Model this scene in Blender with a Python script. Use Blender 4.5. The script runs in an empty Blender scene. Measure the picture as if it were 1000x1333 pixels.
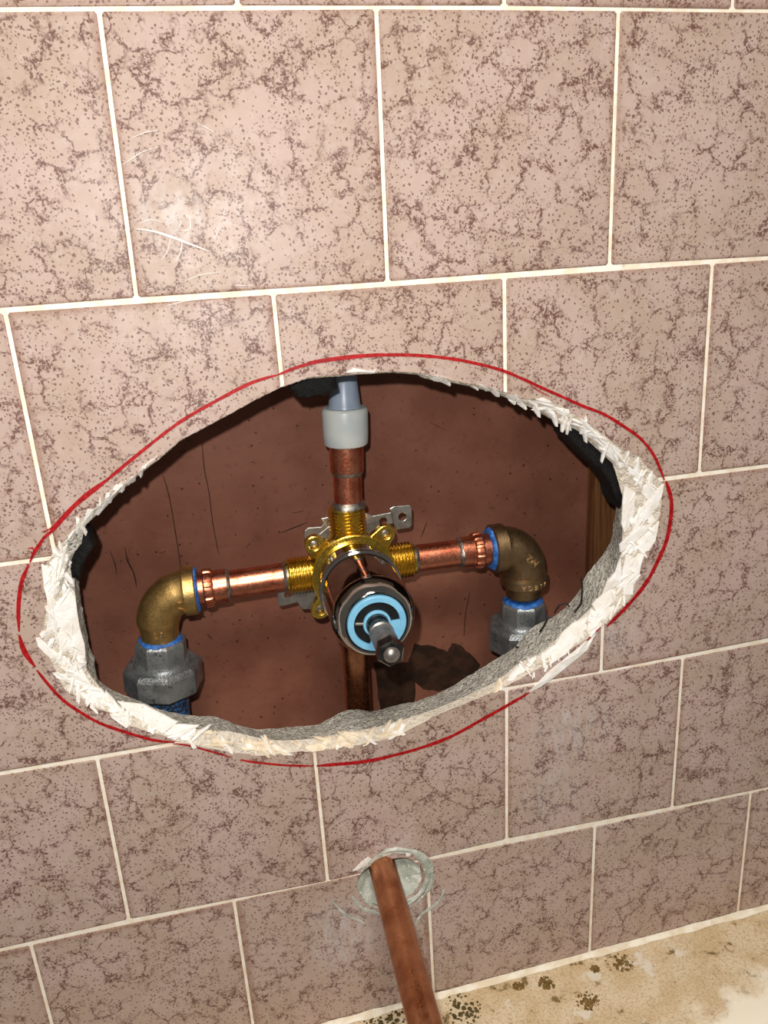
import bpy, bmesh, math, random
from mathutils import Vector, Matrix, noise

# ------------------------------------------------------------------ camera, world, light
D = bpy.data
SC = bpy.context.scene
COL = SC.collection
T = 109.5                                     # tile pitch in mm
# wall frame in mm: x right, y down, z into the wall (0 = tile face)
CAM = (0.28008035 * T, 0.88250045 * T, -3.25171542 * T)
RM = ((0.9757341, 0.05898015, -0.21086559), (-0.12176455, 0.94655256, -0.2986832), (0.18197899, 0.31711133, 0.9307653))
Y0 = 1045.0

def W(x, y, z):                               # wall mm -> world metres
    return Vector((x / 1000, z / 1000, (Y0 - y) / 1000))

def WV(v):
    return Vector((v[0], v[2], -v[1]))

cam_data = D.cameras.new('camera')
cam_data.sensor_fit = 'HORIZONTAL'
cam_data.sensor_width = 36
cam_data.lens = 36.0
cam_data.clip_start = 0.005
cam_ob = D.objects.new('camera', cam_data)
COL.objects.link(cam_ob)
cr, cd, cf = WV(RM[0]), WV(RM[1]), WV(RM[2])
m = Matrix((cr, -cd, -cf)).transposed().to_4x4()
m.translation = W(*CAM)
cam_ob.matrix_world = m
SC.camera = cam_ob

world = D.worlds.new('room_ambient')
SC.world = world
world.use_nodes = True
bg = world.node_tree.nodes['Background']
bg.inputs[0].default_value = (1.0, 0.95, 0.9, 1)
bg.inputs[1].default_value = 0.13

fl = D.lights.new('phone_flash', 'POINT')     # the flash of the phone, beside its lens
fl.energy = 4.75
fl.color = (1.0, 0.97, 0.935)
fl.shadow_soft_size = 0.004
fo = D.objects.new('phone_flash', fl)
fo.location = W(*CAM) - cd * 0.027 - cr * 0.014
COL.objects.link(fo)

cl = D.lights.new('added_fill_light', 'AREA')     # added fill light from above and in front, lifts the lower tiles
cl.shape = 'DISK'
cl.size = 0.45
cl.energy = 15.0
cl.color = (1.0, 0.93, 0.84)
co = D.objects.new('added_fill_light', cl)
co.location = W(60, -1050, -950)
co.rotation_euler = (W(140, 300, 0) - co.location).to_track_quat('-Z', 'Y').to_euler()
COL.objects.link(co)

SC.view_settings.view_transform = 'Standard'
SC.view_settings.look = 'None'
SC.view_settings.exposure = 0.0
SC.view_settings.gamma = 1.0
SC.view_settings.use_curve_mapping = False

# ------------------------------------------------------------------ helpers
RND = random.Random(7)

def px(x, y, z=0.0):                          # pixel of the photo -> wall mm on the plane z
    a, b = (x - 500) / 1000, (y - 666.5) / 1000
    d = [RM[0][i] * a + RM[1][i] * b + RM[2][i] for i in range(3)]
    t = (z - CAM[2]) / d[2]
    return Vector((CAM[0] + t * d[0], CAM[1] + t * d[1], z))

def pxd(x, y, dep):                           # pixel -> wall mm at a depth along the lens axis (tile units)
    a, b = (x - 500) / 1000, (y - 666.5) / 1000
    d = [RM[0][i] * a + RM[1][i] * b + RM[2][i] for i in range(3)]
    return Vector([CAM[i] + dep * T * d[i] for i in range(3)])

def sm(name, verts, faces, mat, parent=None, smooth=None, origin=None):
    """mesh object from wall-mm vertices; origin in wall mm"""
    o0 = Vector(origin) if origin is not None else Vector((0, 0, 0))
    me = D.meshes.new(name)
    og = W(*o0) if origin is not None else Vector((0, 0, 0))
    me.from_pydata([W(*v) - og for v in verts], [], faces)
    bm = bmesh.new(); bm.from_mesh(me)
    bmesh.ops.recalc_face_normals(bm, faces=bm.faces)
    bm.to_mesh(me); bm.free()
    if mat: me.materials.append(mat)
    if smooth is not None:
        for p in me.polygons: p.use_smooth = True
        me.set_sharp_from_angle(angle=math.radians(smooth))
    ob = D.objects.new(name, me)
    ob.location = og
    COL.objects.link(ob)
    if parent:
        ob.parent = parent
        ob.matrix_parent_inverse = Matrix.Translation(-parent.location)
    return ob

def empty(name, at):
    e = D.objects.new(name, None)
    e.empty_display_size = 0.01
    e.location = W(*at)
    COL.objects.link(e)
    return e

def tag(o, label=None, cat=None, group=None, kind=None):
    if label: o['label'] = label
    if cat: o['category'] = cat
    if group: o['group'] = group
    if kind: o['kind'] = kind
    return o

def basis(d):
    d = Vector(d).normalized()
    u = Vector((0, 1, 0)) if abs(d.y) < .9 else Vector((1, 0, 0))
    a = d.cross(u).normalized()
    return d, a, d.cross(a).normalized()

def lathe_data(p0, d, prof, n=40, rot=0.0, cap=True, vf=None):
    d, a, b = basis(d)
    p0 = Vector(p0)
    vs, fs = [], []
    for (s, r) in prof:
        for k in range(n):
            th = 2 * math.pi * k / n + rot
            rr = r * (vf(th, s) if vf else 1)
            vs.append(p0 + d * s + (a * math.cos(th) + b * math.sin(th)) * rr)
    for i in range(len(prof) - 1):
        for k in range(n):
            k2 = (k + 1) % n
            fs.append((i * n + k, i * n + k2, (i + 1) * n + k2, (i + 1) * n + k))
    if cap:
        fs.append(tuple(range(n - 1, -1, -1)))
        fs.append(tuple((len(prof) - 1) * n + k for k in range(n)))
    return vs, fs

def lathe(name, p0, d, prof, mat, parent=None, n=40, smooth=35, rot=0.0, cap=True, vf=None):
    vs, fs = lathe_data(p0, d, prof, n, rot, cap, vf)
    return sm(name, vs, fs, mat, parent, smooth)

def merge(*parts):
    vs, fs = [], []
    for v, f in parts:
        o = len(vs)
        vs += list(v); fs += [tuple(i + o for i in q) for q in f]
    return vs, fs

def sweep_data(path, radii, n=32, cap=True):
    """tube along path (wall mm) with parallel-transport frames"""
    N = len(path)
    tan = []
    for i in range(N):
        t = (path[min(i + 1, N - 1)] - path[max(i - 1, 0)])
        tan.append(t.normalized())
    d, a, b = basis(tan[0])
    vs, fs = [], []
    for i in range(N):
        if i:
            q = tan[i - 1].rotation_difference(tan[i])
            a = q @ a
        b = tan[i].cross(a).normalized()
        a = b.cross(tan[i]).normalized()
        for k in range(n):
            th = 2 * math.pi * k / n
            vs.append(path[i] + (a * math.cos(th) + b * math.sin(th)) * radii[i])
    for i in range(N - 1):
        for k in range(n):
            k2 = (k + 1) % n
            fs.append((i * n + k, i * n + k2, (i + 1) * n + k2, (i + 1) * n + k))
    if cap:
        fs.append(tuple(range(n - 1, -1, -1)))
        fs.append(tuple((N - 1) * n + k for k in range(n)))
    return vs, fs

def sweep(name, path, radii, mat, parent=None, n=32, smooth=40):
    if not isinstance(radii, (list, tuple)): radii = [radii] * len(path)
    vs, fs = sweep_data(path, radii, n)
    return sm(name, vs, fs, mat, parent, smooth)

def prism_data(poly, z0, z1):
    n = len(poly)
    vs = [Vector((p[0], p[1], z0)) for p in poly] + [Vector((p[0], p[1], z1)) for p in poly]
    fs = [tuple(range(n)), tuple(range(2 * n - 1, n - 1, -1))]
    for i in range(n):
        j = (i + 1) % n
        fs.append((i, j, n + j, n + i))
    return vs, fs

def cut(ob, cutters):
    """boolean difference, applied to the mesh data"""
    for c in cutters:
        md = ob.modifiers.new('cut', 'BOOLEAN')
        md.operation = 'DIFFERENCE'; md.solver = 'EXACT'; md.object = c
    dg = bpy.context.evaluated_depsgraph_get()
    dg.update()
    me = D.meshes.new_from_object(ob.evaluated_get(dg))
    ob.modifiers.clear()
    old = ob.data
    ob.data = me
    me.name = old.name
    D.meshes.remove(old)

def kill(o):
    me = o.data
    D.objects.remove(o)
    D.meshes.remove(me)

def resample(poly, n, c):
    """radius of a star-shaped polygon around c at n angles"""
    out = []
    P = [(p[0] - c[0], p[1] - c[1]) for p in poly]
    for k in range(n):
        th = 2 * math.pi * k / n
        dx, dy = math.cos(th), math.sin(th)
        best = 0
        for i in range(len(P)):
            ax, ay = P[i]; bx, by = P[(i + 1) % len(P)]
            ex, ey = bx - ax, by - ay
            den = dx * ey - dy * ex
            if abs(den) < 1e-9: continue
            t = (ax * ey - ay * ex) / den
            s = (ax * dy - ay * dx) / den
            if t > 0 and -1e-6 <= s <= 1 + 1e-6: best = max(best, t)
        out.append(best)
    return out

# ------------------------------------------------------------------ materials
def mat(name):
    mt = D.materials.new(name)
    mt.use_nodes = True
    nt = mt.node_tree
    b = nt.nodes['Principled BSDF']
    return mt, nt, b

class G:
    def __init__(s, nt): s.nt = nt
    def new(s, t, **kw):
        n = s.nt.nodes.new(t)
        for k, v in kw.items(): setattr(n, k, v)
        return n
    def lk(s, a, b): s.nt.links.new(a, b)
    def val(s, sock, v):
        if hasattr(v, 'is_linked') or isinstance(v, bpy.types.NodeSocket): s.lk(v, sock)
        else: sock.default_value = v
    def math(s, op, a, b=0.0, clamp=False):
        n = s.new('ShaderNodeMath', operation=op); n.use_clamp = clamp
        s.val(n.inputs[0], a); s.val(n.inputs[1], b)
        return n.outputs[0]
    def vmath(s, op, a, b):
        n = s.new('ShaderNodeVectorMath', operation=op)
        s.val(n.inputs[0], a)
        if op == 'SCALE': s.val(n.inputs[3], b)
        else: s.val(n.inputs[1], b)
        return n.outputs[1] if op in ('LENGTH', 'DISTANCE', 'DOT_PRODUCT') else n.outputs[0]
    def noise(s, v, scale, detail=3, rough=.55, col=False, dist=0):
        n = s.new('ShaderNodeTexNoise')
        s.lk(v, n.inputs['Vector']); n.inputs['Scale'].default_value = scale
        n.inputs['Detail'].default_value = detail; n.inputs['Roughness'].default_value = rough
        n.inputs['Distortion'].default_value = dist
        return n.outputs['Color'] if col else n.outputs['Fac']
    def vor(s, v, scale, feature='F1', rnd=1.0, out='Distance'):
        n = s.new('ShaderNodeTexVoronoi', feature=feature)
        s.lk(v, n.inputs['Vector']); n.inputs['Scale'].default_value = scale
        n.inputs['Randomness'].default_value = rnd
        return n.outputs[out]
    def ramp(s, f, lo, hi, a=0.0, b=1.0):
        n = s.new('ShaderNodeMapRange', interpolation_type='SMOOTHSTEP')
        s.val(n.inputs[0], f)
        n.inputs[1].default_value = lo; n.inputs[2].default_value = hi
        n.inputs[3].default_value = a; n.inputs[4].default_value = b
        return n.outputs[0]
    def mix(s, f, a, b):
        n = s.new('ShaderNodeMix', data_type='RGBA')
        s.val(n.inputs[0], f)
        for sk, v in ((n.inputs[6], a), (n.inputs[7], b)):
            if isinstance(v, tuple): sk.default_value = (*v[:3], 1)
            else: s.lk(v, sk)
        return n.outputs[2]
    def bump(s, h, strength=.3, dist=.001):
        n = s.new('ShaderNodeBump')
        n.inputs['Strength'].default_value = strength
        n.inputs['Distance'].default_value = dist
        s.lk(h, n.inputs['Height'])
        return n.outputs[0]
    def obj(s, mm=True):
        o = s.new('ShaderNodeTexCoord').outputs['Object']
        return s.vmath('SCALE', o, 1000.0) if mm else o
    def pos(s):
        o = s.new('ShaderNodeNewGeometry').outputs['Position']
        return s.vmath('SCALE', o, 1000.0)

def lin(r, g, b):
    f = lambda c: (c / 255 / 12.92) if c / 255 <= .04045 else ((c / 255 + .055) / 1.055) ** 2.4
    return (f(r), f(g), f(b))

def metal(name, col, col2, rough=.3, rvar=.15, nscale=.15, bumps=.15, metallic=1.0, spots=None, spot_lo=.6):
    mt, nt, b = mat(name); g = G(nt)
    p = g.pos()
    n1 = g.noise(p, nscale, 4)
    n2 = g.noise(p, nscale * 7, 3)
    c = g.mix(g.ramp(n1, .35, .7), col, col2)
    if spots:
        c = g.mix(g.ramp(g.noise(p, nscale * 4, 5, .65), spot_lo, spot_lo + .12), c, spots)
    g.lk(c, b.inputs['Base Color'])
    b.inputs['Metallic'].default_value = metallic
    g.lk(g.ramp(n2, .3, .7, rough - rvar / 2, rough + rvar / 2), b.inputs['Roughness'])
    if bumps:
        g.lk(g.bump(g.noise(p, nscale * 10, 3), bumps, .0003), b.inputs['Normal'])
    return mt

def make_tile_mat():
    mt, nt, b = mat('mottled_glazed_tile'); g = G(nt)
    o = g.obj()
    wp = g.pos()
    rnd = g.new('ShaderNodeObjectInfo').outputs['Random']
    off = g.new('ShaderNodeCombineXYZ')
    g.lk(g.math('MULTIPLY', rnd, 911.0), off.inputs[0]); g.lk(g.math('MULTIPLY', rnd, 377.0), off.inputs[1]); g.lk(g.math('MULTIPLY', rnd, 653.0), off.inputs[2])
    p = g.vmath('ADD', o, off.outputs[0])
    # small wobble of the coordinates so that the dots get uneven, drawn-out shapes
    wob = g.vmath('SCALE', g.vmath('SUBTRACT', g.noise(p, .35, 2, .5, True), (.5, .5, .5)), 2.6)
    pw = g.vmath('ADD', p, wob)
    v1 = g.vor(pw, .44)
    dots = g.ramp(v1, .19, .29, 1, 0)
    v2 = g.vor(g.vmath('ADD', pw, (51, 17, 33)), .62)
    dens = g.noise(p, .055, 2)
    dots2 = g.math('MULTIPLY', g.ramp(v2, .20, .32, 1, 0), g.ramp(dens, .40, .56))
    # broken dark veins
    big = g.vmath('SCALE', g.vmath('SUBTRACT', g.noise(p, .12, 4, .6, True), (.5, .5, .5)), 17.0)
    fine = g.vmath('SCALE', g.vmath('SUBTRACT', g.noise(p, .5, 3, .6, True), (.5, .5, .5)), 3.0)
    pv = g.vmath('ADD', g.vmath('ADD', p, big), fine)
    ve = g.vor(pv, .066, 'DISTANCE_TO_EDGE')
    vein = g.ramp(ve, .012, .075, 1, 0)
    brk = g.ramp(g.noise(p, .08, 3), .40, .55)
    grain = g.ramp(g.noise(p, .85, 3, .6), .40, .50)
    vein = g.math('MULTIPLY', g.math('MULTIPLY', vein, brk), grain)
    halo = g.math('MULTIPLY', g.math('MULTIPLY', g.ramp(ve, .02, .22, 1, 0), brk), g.ramp(g.noise(p, .7, 3, .6), .5, .66))
    dark = g.math('MAXIMUM', g.math('MAXIMUM', g.math('MULTIPLY', dots, .85), g.math('MULTIPLY', dots2, .8)), g.math('MAXIMUM', vein, g.math('MULTIPLY', halo, .75)))
    base = g.mix(g.ramp(g.noise(p, .03, 3), .35, .65), lin(190, 166, 155), lin(182, 159, 143))
    base = g.mix(g.ramp(g.noise(p, .2, 4), .45, .8, 0, .45), base, lin(201, 184, 173))
    col = g.mix(g.math('MULTIPLY', dark, .9), base, lin(96, 59, 51))
    # the glaze runs thinner and browner along the tile's edge, in short streaks
    sp = g.new('ShaderNodeSeparateXYZ'); g.lk(o, sp.inputs[0])
    ed = g.math('MAXIMUM', g.math('ABSOLUTE', sp.outputs[0]), g.math('ABSOLUTE', sp.outputs[2]))
    ed = g.math('ADD', ed, g.math('MULTIPLY', g.math('SUBTRACT', g.noise(p, .9, 3), .5), 5.0))
    col = g.mix(g.ramp(ed, 50.5, 54.5, 0, .5), col, lin(140, 100, 82))
    # chalky residue: below the spout hole and in runs under the right of the opening
    dust = None
    for (cx, cy, rx, ry, st) in ((445, 1215, 30, 36, .8), (540, 1185, 20, 26, .6), (505, 1105, 26, 14, .5), (740, 955, 42, 28, .62), (720, 1030, 26, 30, .5), (800, 830, 24, 20, .6), (225, 280, 20, 16, .62), (340, 420, 40, 10, .18)):
        q = px(cx, cy, 0)
        w = W(*q) * 1000
        dlt = g.vmath('DIVIDE', g.vmath('SUBTRACT', wp, tuple(w)), (rx, 50.0, ry))
        mk = g.math('MULTIPLY', g.ramp(g.vmath('LENGTH', dlt, (0, 0, 0)), .2, 1.0, 1, 0), st)
        dust = mk if dust is None else g.math('MAXIMUM', dust, mk)
    st = g.new('ShaderNodeMapping'); g.lk(wp, st.inputs[0]); st.inputs['Scale'].default_value = (1.0, 1.0, .22)
    dn = g.math('MULTIPLY', g.ramp(g.noise(st.outputs[0], .22, 5, .62), .38, .68), g.ramp(g.noise(wp, .6, 3), .3, .6, .45, 1))
    col = g.mix(g.math('MULTIPLY', dust, dn), col, lin(205, 200, 198))
    g.lk(col, b.inputs['Base Color'])
    rough = g.ramp(g.noise(wp, .12, 4, .6), .3, .7, .34, .5)
    g.lk(rough, b.inputs['Roughness'])
    b.inputs['Specular IOR Level'].default_value = .28
    h = g.math('ADD', g.noise(p, .05, 2), g.math('MULTIPLY', g.noise(p, .9, 2), .03))
    g.lk(g.bump(h, .25, .0015), b.inputs['Normal'])
    return mt

def simple(name, c1, c2, nscale, rough=.8, spec=.3, bump=.4, bscale=None, bdist=.0005, spots=None, slo=.62, shi=.7, sscale=None, detail=4):
    mt, nt, b = mat(name); g = G(nt)
    p = g.pos()
    c = g.mix(g.ramp(g.noise(p, nscale, detail, .6), .35, .65), c1, c2)
    if spots:
        c = g.mix(g.ramp(g.noise(p, sscale or nscale * 5, 4, .6), slo, shi), c, spots)
    g.lk(c, b.inputs['Base Color'])
    b.inputs['Roughness'].default_value = rough
    b.inputs['Specular IOR Level'].default_value = spec
    if bump:
        g.lk(g.bump(g.noise(p, bscale or nscale * 6, 4, .6), bump, bdist), b.inputs['Normal'])
    return mt

M_TILE = make_tile_mat()
M_GROUT = simple('cream_grout', lin(253, 246, 232), lin(242, 226, 200), .12, .85, .2, .3, .8, spots=lin(190, 150, 105), slo=.66, shi=.78, sscale=.09)
M_BISQUE = simple('broken_white_tile_body', lin(250, 247, 242), lin(240, 233, 222), .15, .9, .15, .5, .9, .0006, spots=lin(206, 192, 174), slo=.64, shi=.74, sscale=.35)
M_BISQUE2 = simple('broken_cream_tile_body', lin(240, 226, 202), lin(225, 205, 175), .2, .9, .15, .5, .9, .0006)
M_BISQUE0 = simple('rough_tile_body', lin(240, 230, 214), lin(222, 208, 188), .4, .95, .1, 1.0, .9, .0015, spots=lin(184, 166, 144), slo=.6, shi=.68, sscale=.6)
M_MORTAR = simple('grey_mortar', lin(222, 217, 205), lin(184, 180, 168), .35, .95, .1, 1.0, .55, .003, spots=lin(112, 108, 100), slo=.57, shi=.63, sscale=.7)
M_TAR = simple('black_tar_paper', lin(22, 20, 18), lin(12, 11, 10), .4, .7, .3, .9, .8, .001)
M_INK = simple('red_marker_ink', lin(186, 26, 28), lin(142, 10, 16), .5, .5, .3, 0)
M_SCRATCH = simple('white_scratch', lin(240, 232, 226), lin(226, 214, 206), .5, .8, .2, 0)
M_PUTTY = simple('grey_green_putty', lin(206, 208, 196), lin(168, 174, 160), .12, .85, .2, .8, .5, .001, spots=lin(228, 226, 216), slo=.56, shi=.66, sscale=.2)
M_WIRE = simple('black_wire', lin(24, 20, 18), lin(40, 30, 24), .6, .6, .3, 0)
M_DARK_MARK = simple('dark_brown_mark', lin(62, 40, 27), lin(42, 27, 18), .1, .75, .2, .5, .4, .001)

M_COPPER = metal('copper', lin(226, 144, 112), lin(200, 110, 80), .33, .14, .12, .12, spots=lin(150, 84, 60), spot_lo=.64)
M_COPPER_OLD = metal('aged_copper', lin(208, 148, 110), lin(166, 106, 72), .33, .16, .07, .2, spots=lin(230, 180, 158), spot_lo=.63)
M_BRASS = metal('bright_brass', lin(242, 204, 92), lin(222, 178, 66), .25, .1, .1, .03)
M_BRASS_DULL = metal('cast_brass', lin(206, 170, 108), lin(180, 144, 86), .44, .1, .1, .35)
M_LETTER = metal('worn_raised_letters', lin(226, 204, 166), lin(206, 182, 142), .4, .1, .3, 0)
M_BRONZE = metal('dark_cast_bronze', lin(150, 124, 92), lin(122, 98, 68), .47, .1, .1, .35)
M_IRON = metal('galvanised_iron', lin(150, 153, 153), lin(114, 118, 119), .38, .14, .09, 1.0, .78, spots=lin(90, 91, 92), spot_lo=.58)
M_SOLDER = metal('solder', lin(190, 184, 176), lin(130, 120, 110), .4, .2, .4, .3)
M_CHROME = metal('chrome', lin(186, 180, 174), lin(170, 164, 158), .08, .05, .1, 0)
M_STEEL = metal('dull_steel', lin(176, 170, 162), lin(140, 135, 128), .38, .14, .2, .2, .85)
M_DARKSTEEL = metal('dark_steel', lin(120, 118, 114), lin(84, 82, 80), .25, .1, .2, 0)
M_BLACK = simple('black_rubber', lin(14, 14, 15), lin(22, 22, 22), .4, .45, .4, 0)
M_BLUE = simple('light_blue_plastic', lin(128, 188, 218), lin(116, 178, 210), .1, .4, .4, 0)
M_TAPE = simple('blue_thread_sealant', lin(52, 118, 196), lin(30, 78, 150), .3, .5, .4, .6, .8, .0008, spots=lin(120, 150, 178), slo=.56, shi=.76, sscale=.5)
M_TAPE_DIRTY = metal('sealant_smeared_iron', lin(60, 62, 66), lin(40, 42, 46), .5, .1, .15, .6, .3, spots=lin(64, 124, 190), spot_lo=.47)
M_PLASTIC, nt, b = mat('milky_plastic'); g = G(nt)
g.lk(g.mix(g.ramp(g.noise(g.pos(), .06, 2), .35, .65), lin(202, 205, 200), lin(186, 192, 192)), b.inputs['Base Color'])
b.inputs['Roughness'].default_value = .35
b.inputs['Subsurface Weight'].default_value = .35
b.inputs['Subsurface Radius'].default_value = (.6, .8, 1.0)
b.inputs['Subsurface Scale'].default_value = .004
M_PLASTIC2, nt, b = mat('milky_blue_plastic'); g = G(nt)
g.lk(g.mix(g.ramp(g.noise(g.pos(), .06, 2), .35, .65), lin(150, 162, 178), lin(132, 146, 166)), b.inputs['Base Color'])
b.inputs['Roughness'].default_value = .35
b.inputs['Subsurface Weight'].default_value = .3
b.inputs['Subsurface Radius'].default_value = (.6, .8, 1.0)
b.inputs['Subsurface Scale'].default_value = .004

def make_panel_mat():
    mt, nt, b = mat('red_brown_painted_board'); g = G(nt)
    p = g.pos()
    c = g.mix(g.ramp(g.noise(p, .02, 4), .35, .65), lin(136, 88, 69), lin(118, 71, 54))
    c = g.mix(g.ramp(g.noise(p, .12, 5, .65), .56, .75, 0, .5), c, lin(88, 48, 38))
    c = g.mix(g.ramp(g.noise(p, .3, 4, .6), .66, .72, 0, .8), c, lin(52, 28, 22))
    # specks
    sp = g.math('MULTIPLY', g.ramp(g.vor(p, .11), .05, .10, 1, 0), .85)
    c = g.mix(sp, c, lin(36, 20, 16))
    g.lk(c, b.inputs['Base Color'])
    b.inputs['Roughness'].default_value = .62
    b.inputs['Specular IOR Level'].default_value = .3
    h = g.noise(p, .25, 4)
    g.lk(g.bump(h, .35, .0008), b.inputs['Normal'])
    return mt
M_PANEL = make_panel_mat()

def make_wood_mat():
    mt, nt, b = mat('amber_stud_wood'); g = G(nt)
    p = g.pos()
    st = g.new('ShaderNodeMapping'); g.lk(p, st.inputs[0]); st.inputs['Scale'].default_value = (.35, .35, .02)
    n = g.noise(st.outputs[0], 1.0, 5, .65)
    g.lk(g.mix(g.ramp(n, .35, .65), lin(132, 84, 40), lin(84, 48, 20)), b.inputs['Base Color'])
    b.inputs['Roughness'].default_value = .7
    g.lk(g.bump(n, .4, .0008), b.inputs['Normal'])
    return mt
M_WOOD = make_wood_mat()

def make_tub_mat():
    mt, nt, b = mat('worn_cream_enamel'); g = G(nt)
    p = g.pos()
    sp = g.new('ShaderNodeSeparateXYZ'); g.lk(p, sp.inputs[0])
    c = g.mix(g.ramp(g.noise(p, .05, 4), .35, .65), lin(230, 210, 176), lin(214, 188, 146))
    grit = g.ramp(g.noise(p, .7, 4, .7), .48, .62)
    c = g.mix(g.math('MULTIPLY', grit, .55), c, lin(164, 140, 106))
    c = g.mix(g.ramp(g.noise(p, .1, 5, .6), .6, .68, 0, .9), c, lin(120, 98, 56))
    c = g.mix(g.ramp(g.noise(g.vmath('ADD', p, (40, 90, 0)), .06, 5, .6), .60, .66, 0, .9), c, lin(232, 222, 204))
    # smooth enamel survives away from the wall and towards the right
    e = g.math('ADD', g.math('MULTIPLY', sp.outputs[1], -1.0), g.math('MULTIPLY', g.math('SUBTRACT', sp.outputs[0], 230.0), .22))
    e = g.math('ADD', e, g.math('MULTIPLY', g.math('SUBTRACT', g.noise(p, .06, 4), .5), 50.0))
    em = g.ramp(e, 56, 74)
    c = g.mix(em, c, lin(250, 240, 218))
    g.lk(c, b.inputs['Base Color'])
    g.lk(g.ramp(em, 0, 1, .85, .3), b.inputs['Roughness'])
    h = g.math('MULTIPLY', g.noise(p, .8, 4, .65), g.math('SUBTRACT', 1.05, em))
    g.lk(g.bump(h, .6, .001), b.inputs['Normal'])
    return mt
M_TUB = make_tub_mat()
M_MOULD2 = simple('ochre_mould', lin(150, 122, 72), lin(112, 88, 50), .5, .95, .1, 1.0, .9, .001)
M_MOULD = simple('olive_black_mould', lin(112, 98, 62), lin(74, 64, 40), .5, .95, .1, 1.0, .9, .001)
M_CAULK = simple('aged_white_caulk', lin(248, 240, 222), lin(230, 214, 186), .1, .6, .3, .5, .4, .0008, spots=lin(120, 96, 64), slo=.70, shi=.76, sscale=.25)

# ------------------------------------------------------------------ outlines of the opening (wall mm)
HC = px(460, 735, 0)
NP = 420
OUT_PX = [(864, 631), (857, 679), (851, 706), (838, 722), (832, 735), (828, 756), (822, 776), (800, 800), (784, 815), (764, 832), (735, 850), (712, 864), (690, 876), (659, 893), (620, 910), (580, 922), (556, 938), (506, 962), (452, 972), (409, 977), (375, 979), (344, 983), (300, 979), (265, 972), (228, 964), (212, 957), (168, 944), (150, 930), (127, 922), (105, 908), (86, 898), (78, 880), (70, 866), (62, 850), (56, 826), (62, 782), (58, 755), (56, 738), (72, 722), (89, 697), (105, 678), (120, 664), (140, 647), (158, 634), (181, 616), (206, 597), (235, 573), (268, 555.5), (304, 536.5), (334, 519.5), (364, 505), (402, 491), (440, 488.5), (470, 486), (515, 483.5), (547, 486), (565, 489), (590, 496), (620, 501), (650, 508), (680, 519), (717, 523), (742, 537), (757, 546), (785, 565), (810, 586), (832, 596), (848, 614)]
IN_PX_TOP = [(805, 607), (779, 583), (757, 562), (731, 553), (706, 536), (680, 527), (650, 514), (620, 506), (590, 500), (557, 495), (547, 490), (515, 487), (470, 489.5), (440, 492.5), (402, 495), (365, 507.5), (334, 522.5), (304, 539.5), (268, 558.5), (235, 576.5), (208, 600), (181, 621), (157, 642), (130, 669), (110, 688), (96, 715), (88, 740)]
IN_PX_BOT = [(94, 757), (101, 801), (111, 848), (113, 874), (136, 903), (152, 917), (199, 934), (254, 950), (300, 953), (344, 963), (369, 965), (402, 963), (452, 955), (506, 944), (560, 926), (600, 910), (648, 887), (676, 864), (706, 850), (735, 824), (764, 798), (798, 764), (808, 740), (811, 715), (811, 690), (812, 648)]
MOR_PX = [(114, 873), (142, 897), (186, 914), (200, 922), (247, 932), (279, 932), (308, 943), (333, 950), (366, 948), (416, 943), (445, 926), (459, 923), (488, 926), (510, 919), (546, 912), (580, 899), (628, 869), (655, 852), (672, 842), (684, 824), (696, 814), (720, 804), (744, 784), (755, 770), (761, 750), (778, 730), (795, 709), (798, 690), (801, 668), (804, 650), (807, 634)]
R_OUT = resample([px(x, y, 0) for x, y in OUT_PX], NP, HC)
R_IN = resample([px(x, y, 0) for x, y in IN_PX_TOP] + [px(x, y, 5) for x, y in IN_PX_BOT], NP, HC)
mor = [px(x, y, 29) for x, y in MOR_PX]
r_m = resample(mor + [px(x, y, 0) for x, y in IN_PX_TOP], NP, HC)
a0 = math.atan2(mor[0][1] - HC[1], mor[0][0] - HC[0]); a1 = math.atan2(mor[-1][1] - HC[1], mor[-1][0] - HC[0])
R_MOR = []
for k in range(NP):
    th = 2 * math.pi * k / NP
    tt = th if th < math.pi else th - 2 * math.pi
    vis = a1 <= tt <= a0
    R_MOR.append(r_m[k] if vis else R_IN[k] + 2.5)
R_MOR = [sum(R_MOR[(k + j) % NP] for j in (-2, -1, 0, 1, 2)) / 5 for k in range(NP)]
# ragged break of the glaze
saw, k = [], 0
while k < NP:
    L = RND.randint(3, 9); A = RND.uniform(.15, 1.5)
    for j in range(L):
        saw.append(A * j / L)
    k += L
for k in range(NP):
    th = 2 * math.pi * k / NP
    band = max(0.0, R_OUT[k] - R_IN[k])
    R_OUT[k] = max(R_OUT[k], R_IN[k] + .35) + saw[k] * min(1.0, band / 4) * .8

def pol(th, r, z=0.0):
    return Vector((HC[0] + math.cos(th) * r, HC[1] + math.sin(th) * r, z))

def ring(rs, z):
    return [pol(2 * math.pi * k / NP, rs[k], z) for k in range(NP)]

def at_th(rs, th):
    f = (th / (2 * math.pi) % 1.0) * NP
    i = int(f) % NP; t = f - int(f)
    return rs[i] * (1 - t) + rs[(i + 1) % NP] * t

X0, X1, YT, YB = -200.0, 470.0, -125.0, 552.0
def rect_ring(z):
    out = []
    for k in range(NP):
        th = 2 * math.pi * k / NP
        c, s = math.cos(th), math.sin(th)
        t = min(((X1 - HC[0]) / c if c > 1e-6 else (X0 - HC[0]) / c if c < -1e-6 else 1e9), ((YB - HC[1]) / s if s > 1e-6 else (YT - HC[1]) / s if s < -1e-6 else 1e9))
        out.append(pol(th, t, z))
    # pull the nearest samples into the corners
    for (cx, cy) in ((X0, YT), (X1, YT), (X0, YB), (X1, YB)):
        i = min(range(NP), key=lambda q: (out[q][0] - cx) ** 2 + (out[q][1] - cy) ** 2)
        out[i] = Vector((cx, cy, z))
    return out

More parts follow.
